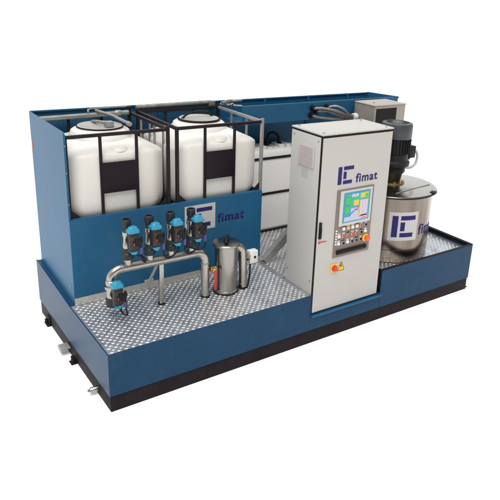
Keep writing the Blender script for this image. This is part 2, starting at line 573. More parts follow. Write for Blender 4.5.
def cring(x0, x1, y0, y1, c, z, drop=0.0):
    # octagon with softened chamfers; the chamfer corners sit lower by drop
    k = c * 0.72
    P = [(x1 - c, y1), (x0 + c, y1), (x0, y1 - k), (x0, y0 + k), (x0 + c, y0), (x1 - c, y0), (x1, y0 + k), (x1, y1 - k)]
    o = []
    n = len(P)
    for i in range(n):
        p, q, r = Vector(P[i - 1]), Vector(P[i]), Vector(P[(i + 1) % n])
        d1, d2 = (p - q).normalized(), (r - q).normalized()
        e = min(0.05, c * 0.35)
        for t in (0, 0.5, 1):
            w = (q + d1 * e) * (1 - t) ** 2 + q * 2 * t * (1 - t) + (q + d2 * e) * t * t
            o.append((w.x, w.y, z - drop * (1.0 if P[i][0] in (x0, x1) else 0.15)))
    return o


def loft(mb, rings, cap=True):
    V = [[mb.bm.verts.new(p) for p in r] for r in rings]
    f = []
    n = len(V[0])
    for k in range(len(V) - 1):
        for i in range(n):
            j = (i + 1) % n
            f.append(mb.bm.faces.new((V[k][i], V[k][j], V[k + 1][j], V[k + 1][i])))
    if cap:
        f.append(mb.bm.faces.new(V[0][::-1]))
        f.append(mb.bm.faces.new(V[-1]))
    bmesh.ops.recalc_face_normals(mb.bm, faces=f)
    return mb


def ibc(x0, x1, label, second):
    y0, y1, z0, z1 = 1.048, 2.05, 0.78, 2.235
    t = thing('caged_tank', label, 'tank', ((x0 + x1) / 2, 1.55, z0 - 0.05), 'white caged tanks behind the blue front wall')
    b = MB()
    R = []
    bx0, bx1, by0, by1 = x0 + 0.012, x1 - 0.012, y0 + 0.032, y1 - 0.03
    for z, ins, c_, dr in ((1.36, 0.07, .12, 0), (1.40, .035, .13, 0), (1.44, .014, .14, 0), (1.50, .003, .14, 0), (1.58, 0, .14, 0), (1.97, 0, .14, 0), (2.008, 0.002, .14, .025), (2.026, .008, .14, .03),
                           (2.042, .026, .15, .03), (2.07, .085, .16, .03), (2.098, .16, .16, .02), (2.116, .23, .14, .01), (2.126, .30, .10, 0), (2.127, .36, .06, 0)):
        R.append(cring(bx0 + ins, bx1 - ins, by0 + ins, by1 - ins, c_, z, dr))
    loft(b, R)
    cx, cy = (x0 + x1) / 2, 1.56
    # raised relief on the front shoulder
    b.lathe([(0.10, -0.03), (0.09, -0.004), (0.07, 0.006), (0.03, 0.010)], (cx + 0.03, 1.185, 2.062), 28)
    bo = build('bottle', b, M['hdpe'], t, smooth=50)
    nk = MB().lathe([(0.31, 2.09), (0.305, 2.118), (0.288, 2.135), (0.282, 2.158), (0.262, 2.172), (0.232, 2.18), (0.222, 2.19)], (cx, cy, 0), 48)
    build('neck', nk, M['hdpe'], bo, smooth=50)
    ld = MB().lathe([(0.216, 2.186), (0.22, 2.19), (0.22, 2.20), (0.214, 2.206), (0.20, 2.207), (0.195, 2.203)], (cx, cy, 0), 48)
    l = build('lid', ld, M['lid_grey'], bo, smooth=40)
    rim = MB()
    rim.tube([(cx + 0.222 * math.cos(a), cy + 0.222 * math.sin(a), 2.197) for a in [2 * PI * i / 48 for i in range(49)]], 0.012 if second else 0.007, 8, cap=False)
    build('clamp_ring', rim, M['seal'], bo)
    if not second:
        hd = MB()
        hd.tube([(cx - 0.02, cy + 0.16, 2.21), (cx - 0.01, cy + 0.02, 2.235), (cx + 0.04, cy - 0.12, 2.235)], 0.016, 10, 4)
        hd.box((cx + 0.005, cy - 0.17, 2.2035), (cx + 0.085, cy - 0.09, 2.262), 0.012)
        build('lid_handle', hd, M['galv'], bo)
    else:
        hd = MB()
        hd.tube([(cx - 0.20, cy + 0.02, 2.20), (cx - 0.10, cy + 0.03, 2.255), (cx + 0.1, cy + 0.04, 2.255), (cx + 0.2, cy + 0.05, 2.20)], 0.012, 10, 4)
        build('lid_handle', hd, M['rubber'], bo)
    # cage
    w = 0.016
    fr = M['frame']
    for i, (x, y) in enumerate(((x0 + w, y0 + w), (x1 - w, y0 + w), (x0 + w, y1 - w), (x1 - w, y1 - w))):
        p = MB().box((x - w, y - w, z0 - 0.04), (x + w, y + w, z1 + (0.05 if i == 3 and not second else 0.018 if i else 0.0)), 0.004)
        build('corner_post', p, M['duct'] if (second and i == 1) else fr, t)
    for y in (y0 + w, y1 - w):
        for za, zb_ in ((z1 - 0.034, z1 - 0.002), (z0 - 0.03, z0)):
            rr = MB().box((x0 + 2 * w + .0005, y - w + .002, za), (x1 - 2 * w - .0005, y + w - .002, zb_), 0.004)
            build('cross_rail', rr, fr, t)
    for x in (x0 + w, x1 - w):
        for za, zb_ in ((z1 - 0.034, z1 - 0.002), (z0 - 0.03, z0)):
            rr = MB().box((x - w + .002, y0 + 2 * w + .0005, za), (x + w - .002, y1 - 2 * w - .0005, zb_), 0.004)
            build('side_rail', rr, M['duct'] if second and x > cx else fr, t)
    for fx in (0.333, 0.685):
        x = x0 + fx
        build('cage_bar', MB().box((x - 0.014, y0 + 0.006, z0), (x + 0.014, y0 + 0.024, z1 - 0.0345), 0.003), fr, t)
    for x in (x0 + w, x1 - w):
        for y in (1.38, 1.72):
            build('cage_bar', MB().box((x - 0.009, y - 0.014, z0), (x + 0.009, y + 0.014, z1 - 0.0345), 0.003), M['galv'], t)
    for x in (x0 + 0.35, x0 + 0.7):
        build('cage_bar', MB().box((x - 0.014, y1 - 0.024, z0), (x + 0.014, y1 - 0.006, z1 - 0.0345), 0.003), fr, t)
    for sx, x in ((1, x0 + 2 * w), (-1, x1 - 2 * w)):
        gs = MB().prism([(x, ZP + 0.003), (x + sx * 0.085, ZP + 0.003), (x, ZP + 0.085)], 'y', y0 + 0.010, y0 + 0.022)
        build('gusset', gs, fr, t, smooth=0)
    build('name_plate', MB().box((x0 + 0.333 - 0.002, y0 - 0.006, 1.652), (x0 + 0.685 + 0.002, y0 + 0.0055, 1.952), 0.002), M['plate'], t)
    return t


ibc(0.062, 1.090, 'white caged tank nearest the left wall, with grey lever on its lid', False)
ibc(1.155, 2.205, 'white caged tank above the blue wall lettering, with dark rimmed lid and grey right post', True)

# ------------------------------------------------------------------ pipes over the tanks
f = MB().tube([(X0 + 0.012, 1.985, 2.215), (1.05, 2.0, 2.225)], 0.026, 16)
f.lathe([(0.032, 0.9), (0.034, 0.905), (0.034, 0.955), (0.032, 0.96)], (0, 1.9985, 2.224), 16, 'x')
o = build('galvanised_pipe', f, M['galv'], cat='pipe', label='grey pipe running behind the left tank lid from the left wall')
f = MB().tube([(1.17, 2.085, 2.262), (2.12, 2.085, 2.272)], 0.026, 16)
f.box((2.08, 2.06, 2.22), (2.17, 2.105, 2.29), 0.01)
build('galvanised_pipe', f, M['galv'], cat='pipe', label='grey pipe along the back wall behind the dark rimmed tank lid')
f = MB().tube([(0.70, 2.02, 2.262), (0.76, 1.70, 2.262), (0.775, 1.30, 2.25)], 0.016, 14)
f.lathe([(0.02, -0.02), (0.023, -0.015), (0.023, 0.045), (0.02, 0.05)], (0.774, 1.29, 2.25), 16, 'y')
build('suction_pipe', f, M['galv'], cat='pipe', label='short grey pipe pointing forward beside the left tank lid')
f = MB().tube([(0.60, 1.96, 2.262), (0.63, 2.03, 2.275), (0.75, 2.05, 2.278), (1.06, 2.06, 2.278)], 0.009, 10, 5)
build('thin_pipe', f, M['galv'], cat='pipe', label='thin pale pipe curving along the back wall above the left tank')
t = thing('pipe_fitting', 'silver pipe union with branch fittings above the right rear cage corner', 'fitting', (2.2, 2.0, 2.24))
f = MB().tube([(2.175, 1.93, 2.285), (2.30, 1.93, 2.292), (2.46, 1.94, 2.296)], 0.016, 12)
f.tube([(2.20, 2.0, 2.26), (2.28, 1.86, 2.26), (2.36, 1.76, 2.262)], 0.013, 12)
build('branch_pipe', f, M['galv'], t)
f = MB().lathe([(0.026, -0.03), (0.03, -0.025), (0.03, 0.025), (0.026, 0.03)], (2.29, 1.93, 2.292), 8, 'x')
f.lathe([(0.022, -0.02), (0.026, -0.015), (0.026, 0.015), (0.022, 0.02)], (2.28, 1.86, 2.262), 8, 'y')
f.lathe([(0.022, -0.02), (0.026, -0.015), (0.026, 0.015), (0.022, 0.02)], (2.24, 1.93, 2.287), 8, 'x')
build('union_nut', f, M['pipe_steel'], t)

# ------------------------------------------------------------------ white tank in the bay
t = thing('dosing_tank', 'plain white tank with two dark straps under the blue header beside the cabinet', 'tank', (2.85, 1.95, FZ))
b = MB()
R = []
for z, ins, r in ((FZ + .012, .03, .03), (FZ + .03, .008, .03), (FZ + .06, 0, .035), (1.62, 0, .035), (1.655, .006, .035), (1.672, .02, .035), (1.68, .04, .03)):
    R.append(rring(2.30 + ins, 3.30 - ins, 1.80 + ins, 2.075 - ins, r, z))
loft(b, R)
tb = build('tank_body', b, M['hdpe_shade_lift'], t, smooth=50)
b = MB()
random.seed(3)
x = 2.36
while x < 3.25:
    w = random.uniform(0.04, 0.1)
    h = random.uniform(0.012, 0.04)
    b.box((x, 1.83 + random.uniform(0, 0.02), 1.675), (x + w, 2.03, 1.685 + h), 0.009)
    x += w + random.uniform(0.005, 0.03)
build('top_rib', b, M['hdpe_shade_lift'], tb)
for z in (1.555, 1.085):
    build('strap', MB().box((2.297, 1.79, z), (3.303, 1.7985, z + 0.032), 0.002), M['frame'], t)
build('base_shadow_strip', MB().box((2.305, 1.788, FZ + 0.0055), (3.295, 1.7985, FZ + 0.03), 0.002), M['frame'], t)  # dark strip standing for the shadow line under the tank
f = MB().tube([(2.86, 1.95, 1.70), (2.862, 1.94, 1.80), (2.90, 1.93, 1.862), (2.97, 1.92, 1.852), (3.02, 1.91, 1.79), (3.03, 1.91, 1.70)], 0.018, 14, 6)
f.lathe([(0.034, 1.69), (0.034, 1.735)], (2.86, 1.95, 0), 14)
f.lathe([(0.034, 1.69), (0.034, 1.735)], (3.03, 1.91, 0), 14)
build('bent_hose', f, M['rubber'], cat='hose', label='short black hose arched over the top of the strapped white tank')

# ================================================================== CONTROL CABINET
cx0, cx1, cyb, cz0, cz1 = 2.181, 3.132, 0.50, 0.362, 2.281
cab = thing('control_cabinet', 'tall light grey electrical control cabinet with touch screen and blue lettering', 'cabinet', ((cx0 + cx1) / 2, 0.25, cz0))
f = MB().box((cx0, 0.022, cz0 - 0.006), (cx1, cyb, cz1 - 0.028), 0.004)
build('cabinet_body', f, M['cab'], cab)
build('gasket', MB().box((cx0 - 0.001, 0.001, cz1 - 0.0275), (cx1 + 0.001, cyb + 0.001, cz1 - 0.010)), M['seal'], cab, smooth=0)
rf = MB().box((cx0 - 0.004, -0.004, cz1 - 0.0095), (cx1 + 0.004, cyb + 0.004, cz1 + 0.006), 0.003)
rf = build('roof', rf, M['cab'], cab)
for x, y in ((cx0 + 0.05, 0.05), (cx1 - 0.06, 0.05), (cx0 + 0.05, cyb - 0.05), (cx1 - 0.06, cyb - 0.05)):
    build('roof_bolt', MB().lathe([(0.012, cz1 + 0.0065), (0.012, cz1 + 0.012), (0.007, cz1 + 0.018)], (x, y, 0), 12), M['galv'], rf)
door = build('door', MB().box((cx0 + 0.012, 0.0, cz0 + 0.004), (cx1 - 0.004, 0.0195, cz1 - 0.034), 0.004), M['cab'], cab)
build('door_seal_and_shadow', MB().box((cx0 + 0.0005, 0.004, cz0 + 0.002), (cx0 + 0.0115, 0.0215, cz1 - 0.032)).box((cx0 + 0.012, 0.008, cz0 - 0.008), (cx1 - 0.005, 0.0215, cz0 + 0.0035)), M['seal'], cab, smooth=0)  # seal at the left edge; bottom strip is a painted shadow line
f = MB().box((2.206, -0.020, 1.205), (2.236, -0.0005, 1.385), 0.008)
f.box((2.212, -0.030, 1.22), (2.230, -0.0205, 1.33), 0.004)
build('handle', f, M['rubber'], door)
f = MB().box((2.212, -0.0022, 1.15), (2.236, -0.0004, 1.175)).box((2.24, -0.0022, 1.158), (2.33, -0.0004, 1.164))
f.box((2.24, -0.0022, 1.168), (2.30, -0.0004, 1.172))
build('red_label', f, M['red'], door, smooth=0)
# emblem and word on the door
f = MB()
ex, ez, w_, h_ = 2.412, 1.752, 0.205, 0.185
for a, b_, c, d in EMB:
    f.box((ex + a * w_, -0.0025, ez + b_ * h_), (ex + c * w_, -0.0005, ez + d * h_))
build('emblem', f, M['ink'], door, smooth=0)
tx = text_mb('fimat', 0.092, 0.020)
k = 0.305 / tx.width
move(tx, lambda p: (2.655 + p.x * k, -0.0005 + p.y, 1.752 + p.z))
build('lettering', tx, M['ink'], door, smooth=0)
build('corner_sticker', MB().box((3.098, -0.002, 2.175), (3.115, -0.0004, 2.215)), M['yellow'], door, smooth=0)
# operator panel
pn = thing('operator_panel', '', '', (2.667, -0.004, 0.95))
del pn['label'], pn['category']
bpy.data.objects.remove(pn)
px0, px1, pz0, pz1 = 2.418, 2.922, 0.952, 1.695
pn = build('operator_panel', MB().box((px0, -0.010, pz0), (px1, -0.0006, pz1), 0.002), M['brown'], cab)
build('bezel', MB().box((px0 + 0.035, -0.022, 1.30), (px1 - 0.03, -0.0105, pz1 - 0.012), 0.004), M['bezel'], pn)
build('screen_surround', MB().box((2.497, -0.0255, 1.332), (2.862, -0.0225, 1.660), 0.001), mat('teal_screen_frame', (0.05, 0.24, 0.30), 0.35), pn)
sx0, sx1, sz0, sz1 = 2.512, 2.846, 1.346, 1.646
ss = MB().box((sx0, -0.028, sz0), (sx1, -0.026, sz1))
keys = list(SC)
smats = [SC[k_] for k_ in keys]


def patch(u0, v0, u1, v1, key, lift):
    n0 = len(ss.bm.faces)
    ss.box((sx0 + u0 * (sx1 - sx0), -0.028 - 0.0004 * lift, sz0 + v0 * (sz1 - sz0)), (sx0 + u1 * (sx1 - sx0), -0.0279 - 0.0004 * (lift - 1), sz0 + v1 * (sz1 - sz0)))
    ss.bm.faces.ensure_lookup_table()
    for fc in ss.bm.faces[n0:]:
        fc.material_index = keys.index(key)


patch(.02, .30, .22, .96, 'green', 1); patch(.0, .0, .98, .16, 'white', 1); patch(.04, .55, .2, .60, 'blue', 2); patch(.03, .86, .18, .90, 'blue', 2)
patch(.26, .86, .55, .97, 'white', 1); patch(.26, .78, .60, .84, 'green', 1); patch(.24, .50, .33, .74, 'green', 1); patch(.62, .78, .97, .97, 'yellow', 1); patch(.82, .80, .96, .92, 'green', 2); patch(.36, .54, .57, .74, 'orange', 1)
patch(.40, .58, .46, .72, 'yellow', 2); patch(.5, .58, .54, .72, 'yellow', 2)
patch(.62, .10, .96, .70, 'pink', 1); patch(.60, .68, .98, .72, 'yellow', 2); patch(.26, .16, .60, .46, 'white', 1)
patch(.20, .20, .27, .25, 'blue', 2); patch(.27, .25, .34, .31, 'blue', 2); patch(.33, .30, .40, .36, 'blue', 2); patch(.40, .36, .56, .41, 'blue', 2)
patch(.50, .42, .60, .47, 'red', 2); patch(.52, .18, .58, .30, 'orange', 2); patch(.63, .12, .68, .66, 'orange', 2); patch(.72, .02, .95, .06, 'red', 2)
for q in range(5):
    patch(.72, .20 + q * .09, .92, .23 + q * .09, 'white', 2)
build('screen', ss, smats, pn, smooth=0)
# the buttons
cols1 = ['white', 'yellow', 'white', 'white', 'red', 'rubber']
cols2 = ['white', 'red', 'red', 'red', 'red', 'rubber', 'white']
cols3 = ['white', 'rubber', 'white', 'rubber', 'rubber', 'rubber']
for r, (z, cl, xs) in enumerate(((1.262, cols1, 2.535), (1.185, cols2, 2.478), (1.105, cols3, 2.478))):
    for i, ck in enumerate(cl):
        x = xs + i * 0.0615
        b = MB().lathe([(0.0205, -0.0105), (0.0205, -0.015), (0.016, -0.0165)], (x, 0, z), 18, 'y')
        rg = build('push_button', b, M['bezel'] if ck != 'white' else M['white'], pn)
        b = MB().lathe([(0.0145, -0.017), (0.0145, -0.024), (0.011, -0.027)], (x, 0, z), 16, 'y')
        build('button_cap', b, M[ck], rg)
        build('legend_plate', MB().box((x - 0.018, -0.0122, z + 0.024), (x + 0.018, -0.0103, z + 0.034)), M['white' if (i + r) % 3 else 'rubber'], pn, smooth=0)
for i in range(6):
    z = 1.095 + i * 0.030
    build('legend_plate', MB().box((2.428, -0.0122, z), (2.452, -0.0103, z + 0.017)), M['white'], pn, smooth=0)
es = build('emergency_stop', MB().lathe([(0.043, -0.0105), (0.043, -0.0155), (0.038, -0.018)], (2.858, 0, 1.108), 28, 'y'), M['yellow'], pn)
build('stop_knob', MB().lathe([(0.02, -0.018), (0.02, -0.032), (0.033, -0.036), (0.034, -0.05), (0.026, -0.058)], (2.862, 0, 1.108), 28, 'y'), M['orange'], es)
f = MB().box((2.452, -0.028, 0.986), (2.874, -0.0105, 1.034), 0.008)
f.lathe([(0.012, -0.029), (0.012, -0.036), (0.008, -0.039)], (2.475, 0, 1.008), 14, 'y')
f.lathe([(0.012, -0.029), (0.012, -0.036), (0.008, -0.039)], (2.85, 0, 1.012), 14, 'y')
f.box((2.50, -0.036, 1.005), (2.83, -0.0285, 1.022), 0.003)
build('pull_bar', f, M['rubber'], pn)
# main switch and hazard sign
ms = build('main_switch', MB().box((2.400, -0.012, 0.785), (2.490, -0.0006, 0.880), 0.004), M['yellow'], cab)
f = MB().lathe([(0.036, -0.0125), (0.036, -0.022), (0.03, -0.026)], (2.447, 0, 0.833), 24, 'y')
f.obox((2.447, -0.034, 0.833), (0.072, 0.018, 0.026), Matrix.Rotation(0.7, 3, 'Y'), 0.005)
build('switch_knob', f, M['red'], ms)
f = MB()
A, B_, C_ = (2.497, 0.782), (2.602, 0.782), (2.5495, 0.895)
f.prism([A, B_, C_], 'y', -0.0022, -0.0006)
ws = build('hazard_sign', f, M['yellow'], cab, smooth=0)
f = MB()


def bar2(p, q, w):
    p, q = Vector(p), Vector(q)
    d = (q - p).normalized()
    n = Vector((-d.y, d.x)) * w
    f.prism([p - n, q - n, q + n, p + n], 'y', -0.0034, -0.0023)


cc = Vector(((A[0] + B_[0] + C_[0]) / 3, (A[1] + B_[1] + C_[1]) / 3))
ins = [cc + (Vector(p) - cc) * 0.88 for p in (A, B_, C_)]
f.prism([(2.551, 0.866), (2.537, 0.832), (2.548, 0.832), (2.541, 0.800), (2.562, 0.842), (2.551, 0.842), (2.556, 0.866)], 'y', -0.0034, -0.0023)
build('lightning_bolt', f, M['rubber'], ws, smooth=0)
f = MB()
for i in range(3):
    p, q = ins[i], ins[(i + 1) % 3]
    e = (q - p).normalized() * 0.003
    bar2(p + e, q - e, 0.0026)
build('sign_border', f, M['rubber'], ws, smooth=0)
# ventilation grille on the left side
f = MB().box((cx0 - 0.012, 0.105, 1.922), (cx0 - 0.0005, 0.360, 2.150), 0.003)
gr = build('ventilation_grille', f, M['cab'], cab)
f = MB()
for i in range(15):
    z = 1.942 + i * 0.0131
    f.prism([(cx0 - 0.0125, z), (cx0 - 0.0175, z), (cx0 - 0.0125, z + 0.0075)], 'y', 0.128, 0.337)
build('louvre', f, mat('louvre_plastic', (0.40, 0.32, 0.33), 0.5), gr, smooth=0)
build('rating_plate', MB().box((cx0 - 0.002, 0.20, 1.80), (cx0 - 0.0004, 0.31, 1.895)), M['bezel'], cab, smooth=0)
f = MB()
for y, z in ((0.06, 2.21), (0.455, 2.21), (0.06, 0.72), (0.455, 0.72)):
    f.lathe([(0.009, -0.0005), (0.009, -0.004), (0.005, -0.006)], (cx0, y, z), 10, 'x')
build('side_screw', f, M['galv'], cab)

# ================================================================== MIXING TANK
TX, TY, TR, TZ = 3.825, 0.605, 0.506, 1.385
mt = thing('mixing_tank', 'round stainless steel mixing tank with domed lid standing in the right tray', 'tank', (TX, TY, FZ))
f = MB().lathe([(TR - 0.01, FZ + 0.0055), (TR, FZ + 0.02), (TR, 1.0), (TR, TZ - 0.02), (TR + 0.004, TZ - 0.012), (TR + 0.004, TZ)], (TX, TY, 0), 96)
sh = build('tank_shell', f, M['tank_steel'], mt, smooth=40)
f = MB()
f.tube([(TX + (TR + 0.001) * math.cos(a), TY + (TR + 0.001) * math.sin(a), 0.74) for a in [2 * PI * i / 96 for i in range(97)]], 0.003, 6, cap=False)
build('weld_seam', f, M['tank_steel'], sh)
f = MB().lathe([(TR + 0.012, TZ + 0.0005), (TR + 0.036, TZ + 0.004), (TR + 0.040, TZ + 0.014), (TR + 0.034, TZ + 0.026), (TR - 0.03, TZ + 0.034), (TR - 0.3, TZ + 0.044), (0.05, TZ + 0.048)], (TX, TY, 0), 96)
ld = build('lid', f, M['lid_steel'], mt, smooth=25)
f = MB()
f.tube([(TX + (TR + 0.036) * math.cos(a), TY + (TR + 0.036) * math.sin(a), TZ + 0.008) for a in [2 * PI * i / 96 for i in range(97)]], 0.010, 8, cap=False)
build('rim_seal', f, M['rubber'], ld)
# hinge seam across the lid and latch at the front
f = MB()
q0, q1 = Vector((3.55, 0.262, TZ + 0.0415)), Vector((4.225, 0.352, TZ + 0.0375))
f.tube([q0, q0.lerp(q1, 0.5) + Vector((0, 0, 0.003)), q1], 0.006, 8)
build('lid_seam', f, M['galv'], ld)
a = math.atan2(0.165 - TY, 3.93 - TX)
f = MB().obox((TX + 0.53 * math.cos(-1.15), TY + 0.53 * math.sin(-1.15), TZ + 0.022), (0.10, 0.07, 0.032), Matrix.Rotation(-1.15 + PI / 2, 3, 'Z'), 0.012)
build('latch', f, M['rubber'], ld)


def wrap(mb, a0, z0, r):
    # x -> arc length round the shell from angle a0, y depth outward, z up
    def fn(p):
        a_ = a0 + p.x / TR
        rr = r - p.y
        return (TX + rr * math.cos(a_), TY + rr * math.sin(a_), z0 + p.z)
    return move(mb, fn)


def grid_plate(w, h, d, n=10):
    o = MB()
    for i in range(n):
        pass
    xs = [w * i / n for i in range(n + 1)]
    fr = [[o.bm.verts.new((x, -d, z)) for x in xs] for z in (0, h)]
    bk = [[o.bm.verts.new((x, 0, z)) for x in xs] for z in (0, h)]
    fs = []
    for i in range(n):
        fs.append(o.bm.faces.new((fr[0][i], fr[0][i + 1], fr[1][i + 1], fr[1][i])))
        fs.append(o.bm.faces.new((bk[0][i + 1], bk[0][i], bk[1][i], bk[1][i + 1])))
        for k_ in (0, 1):
            fs.append(o.bm.faces.new((fr[k_][i], bk[k_][i], bk[k_][i + 1], fr[k_][i + 1])))
    for i in (0, n):
        fs.append(o.bm.faces.new((fr[0][i], fr[1][i], bk[1][i], bk[0][i])))
    bmesh.ops.recalc_face_normals(o.bm, faces=fs)
    return o


TA0 = math.radians(-135)
TZ0, TW, TH = 0.865, 0.37, 0.355
pl = build('emblem_plate', wrap(grid_plate(TW, TH, 0.002), TA0, TZ0, TR + 0.0006), M['sticker'], sh, smooth=0)
f = MB()
for a_, b_, c, d in EMB:
    q = grid_plate((c - a_) * 0.29, (d - b_) * 0.265, 0.0015, 6)
    move(q, lambda p: (p.x + 0.040 + a_ * 0.29, p.y, p.z + 0.045 + b_ * 0.265))
    f._add(q.bm)
build('emblem', wrap(f, TA0, TZ0, TR + 0.0028), M['ink'], pl, smooth=0)
tx = text_mb('fimat', 0.13, 0.02, 0.0015)
k = 0.42 / tx.width
move(tx, lambda p: (p.x * k, p.y, p.z))
bmesh.ops.subdivide_edges(tx.bm, edges=[e for e in tx.bm.edges if e.calc_length() > 0.03], cuts=3)
build('lettering', wrap(tx, TA0 + 0.40 / TR, TZ0 + 0.055, TR + 0.0006), M['ink'], sh, smooth=0)

# agitator drive
MX, MY = 3.862, 0.65
am = thing('agitator_motor', 'dark grey upright electric motor with gearbox on top of the steel mixing tank', 'motor', (MX, MY, TZ + 0.05))
f = MB().lathe([(0.165, 1.80), (0.172, 1.81), (0.172, 1.985), (0.165, 1.99)], (MX, MY, 0), 48)
for i in range(28):
    a_ = 2 * PI * i / 28
    f.obox((MX + 0.178 * math.cos(a_), MY + 0.178 * math.sin(a_), 1.895), (0.022, 0.007, 0.165), Matrix.Rotation(a_, 3, 'Z'))
build('motor_body', f, M['motor'], am, smooth=30)
f = MB().lathe([(0.186, 1.991), (0.19, 1.998), (0.19, 2.145), (0.18, 2.168), (0.15, 2.175), (0.02, 2.177)], (MX, MY, 0), 48)
cw = build('fan_cowl', f, M['motor_cap'], am, smooth=30)
f = MB()
for i in range(20):
    a_ = 2 * PI * i / 20
    f.obox((MX + 0.105 * math.cos(a_), MY + 0.105 * math.sin(a_), 2.1775), (0.07, 0.008, 0.003), Matrix.Rotation(a_, 3, 'Z'))
build('cowl_slot', f, M['dark'], cw, smooth=0)
f = MB().lathe([(0.10, 1.45), (0.105, 1.46), (0.12, 1.54), (0.15, 1.575), (0.15, 1.60), (0.145, 1.62), (0.16, 1.64), (0.195, 1.66), (0.195, 1.70), (0.17, 1.72), (0.17, 1.7995)], (MX, MY, 0), 40)
build('gearbox', f, M['motor'], am, smooth=30)
f = MB().lathe([(0.16, TZ + 0.047), (0.16, TZ + 0.062), (0.09, TZ + 0.0645)], (MX, MY, 0), 32)
for i in range(6):
    a_ = 2 * PI * i / 6
    f.lathe([(0.016, TZ + 0.0625), (0.016, TZ + 0.08)], (MX + 0.135 * math.cos(a_), MY + 0.135 * math.sin(a_), 0), 6)
build('mounting_flange', f, M['brass'], am, smooth=30)
f = MB().box((MX + 0.15, MY - 0.11, 1.73), (MX + 0.26, MY + 0.05, 1.88), 0.014)
f.lathe([(0.03, 1.70), (0.03, 1.7295)], (MX + 0.21, MY - 0.03, 0), 12)
build('terminal_box', f, M['motor'], am)
f = MB().tube([(MX + 0.262, MY - 0.03, 1.80), (MX + 0.34, MY - 0.03, 1.80), (MX + 0.385, MY - 0.03, 1.72), (MX + 0.36, MY - 0.03, 1.62), (MX + 0.27, MY - 0.03, 1.585), (MX + 0.17, MY - 0.03, 1.60)], 0.017, 12, 6)
build('motor_cable', f, M['cable'], am)
# ================================================================== SWITCH BOX
sb = thing('switch_box', 'beige metal box with dark front window under the blue end wall behind the motor', 'box', (4.28, 1.4, 1.80))
bx0, bx1, by0, by1, bz0, bz1 = 4.0, 4.55, 1.2, 1.59, 1.78, 2.272
f = MB().box((bx0, by0 + 0.013, bz0), (bx1, by1, bz1 - 0.016), 0.004)
build('box_body', f, M['box_side'], sb)
f = MB().box((bx0 - 0.006, by0 - 0.006, bz1 - 0.0155), (bx1 + 0.012, by1 + 0.004, bz1), 0.004)
f.lathe([(0.013, bz1 + 0.0005), (0.013, bz1 + 0.01)], (4.14, 1.38, 0), 10)
build('box_roof', f, M['box'], sb)
f = MB().box((bx0, by0, bz0), (bx0 + 0.022, by0 + 0.0125, bz1 - 0.017)).box((bx1 - 0.155, by0, bz0), (bx1, by0 + 0.0125, bz1 - 0.017))
f.box((bx0 + 0.0225, by0, bz1 - 0.045), (bx1 - 0.1555, by0 + 0.0125, bz1 - 0.017)).box((bx0 + 0.0225, by0, bz0), (bx1 - 0.1555, by0 + 0.0125, bz0 + 0.06))
build('front_frame', f, M['box'], sb, smooth=0)
f = MB().box((bx0 + 0.0225, by0 + 0.006, bz0 + 0.0605), (bx1 - 0.1555, by0 + 0.0125, bz1 - 0.0455))
build('window', f, M['dark'], sb, smooth=0)
f = MB().box((bx0 + 0.05, by1 + 0.0005, bz0 + 0.30), (bx0 + 0.12, 1.654, bz0 + 0.42)).box((bx1 - 0.12, by1 + 0.0005, bz0 + 0.30), (bx1 - 0.05, 1.654, bz0 + 0.42))
build('bracket', f, M['galv'], sb, smooth=0)

# ------------------------------------------------------------------ braided hoses
hz = [((3.33, 1.655, 2.205), 'uppermost braided hose leaving the blue header above the cabinet', [(3.45, 1.56, 2.205), (3.62, 1.50, 2.17), (3.80, 1.50, 2.105)]),
      ((3.385, 1.655, 2.165), 'braided hose second from the top at the blue header glands', [(3.50, 1.56, 2.17), (3.62, 1.53, 2.135), (3.80, 1.53, 2.085)]),
      ((3.31, 1.655, 2.115), 'lowest braided hose, starting from the left gland on the blue header', [(3.40, 1.58, 2.09), (3.62, 1.55, 2.062), (3.80, 1.55, 2.055)]),
      ((3.56, 1.655, 2.205), 'braided hose arching from the right gland on the blue header', [(3.64, 1.55, 2.225), (3.74, 1.50, 2.185), (3.82, 1.50, 2.12)])]
for p, lab, mid in hz:
    t = thing('braided_hose', lab, 'hose', p, 'braided hoses on the blue header panel')
    end = Vector((3.93, 1.53, 2.06 + (mid[-1][2] - 2.06) * 0.4))
    f = MB().tube([(p[0], p[1] - 0.045, p[2])] + mid + [end], 0.018, 12, 8)
    build('hose', f, M['braid'], t)
    f = MB().lathe([(0.038, -0.0005), (0.038, -0.02), (0.03, -0.022), (0.03, -0.055), (0.02, -0.06)], p, 8, 'y')
    build('gland', f, M['rubber'], t)
t = thing('hose_coupling', 'pale round coupling where the braided hoses meet beside the beige box', 'coupling', (3.98, 1.52, 2.03))
f = MB().lathe([(0.04, 3.932), (0.048, 3.937), (0.048, 3.985), (0.035, 3.99), (0.035, 4.06)], (0, 1.53, 2.075), 20, 'x')
build('coupling_body', f, M['white'], t)

# ================================================================== MANIFOLD
PY = 0.60
PZc = 1.062
mf = thing('pipe_manifold', 'stainless pipe manifold with raised header pipe standing on the tread plate by the blue wall', 'manifold', (0.75, PY, FZ))
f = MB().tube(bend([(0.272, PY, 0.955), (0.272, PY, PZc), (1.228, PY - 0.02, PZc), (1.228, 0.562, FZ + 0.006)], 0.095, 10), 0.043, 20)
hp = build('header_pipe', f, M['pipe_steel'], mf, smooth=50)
f = MB()
f.lathe([(0.047, 0.0), (0.047, 0.012)], (0.272, PY, 0.958), 20)
for x in (0.375, 0.76, 1.13):
    f.lathe([(0.0445, x - 0.004), (0.0455, x), (0.0445, x + 0.004)], (0, PY - (x - .272) / .956 * .02, PZc), 20, 'x')
f.lathe([(0.047, 0.93), (0.047, 0.945)], (1.228, 0.575, 0), 20)
build('weld_ring', f, M['galv'], hp)
f = MB().box((0.752, 0.605, FZ + 0.008), (0.798, 0.65, PZc - 0.036), 0.005)
lg = build('support_leg', f, M['pipe_steel'], mf)
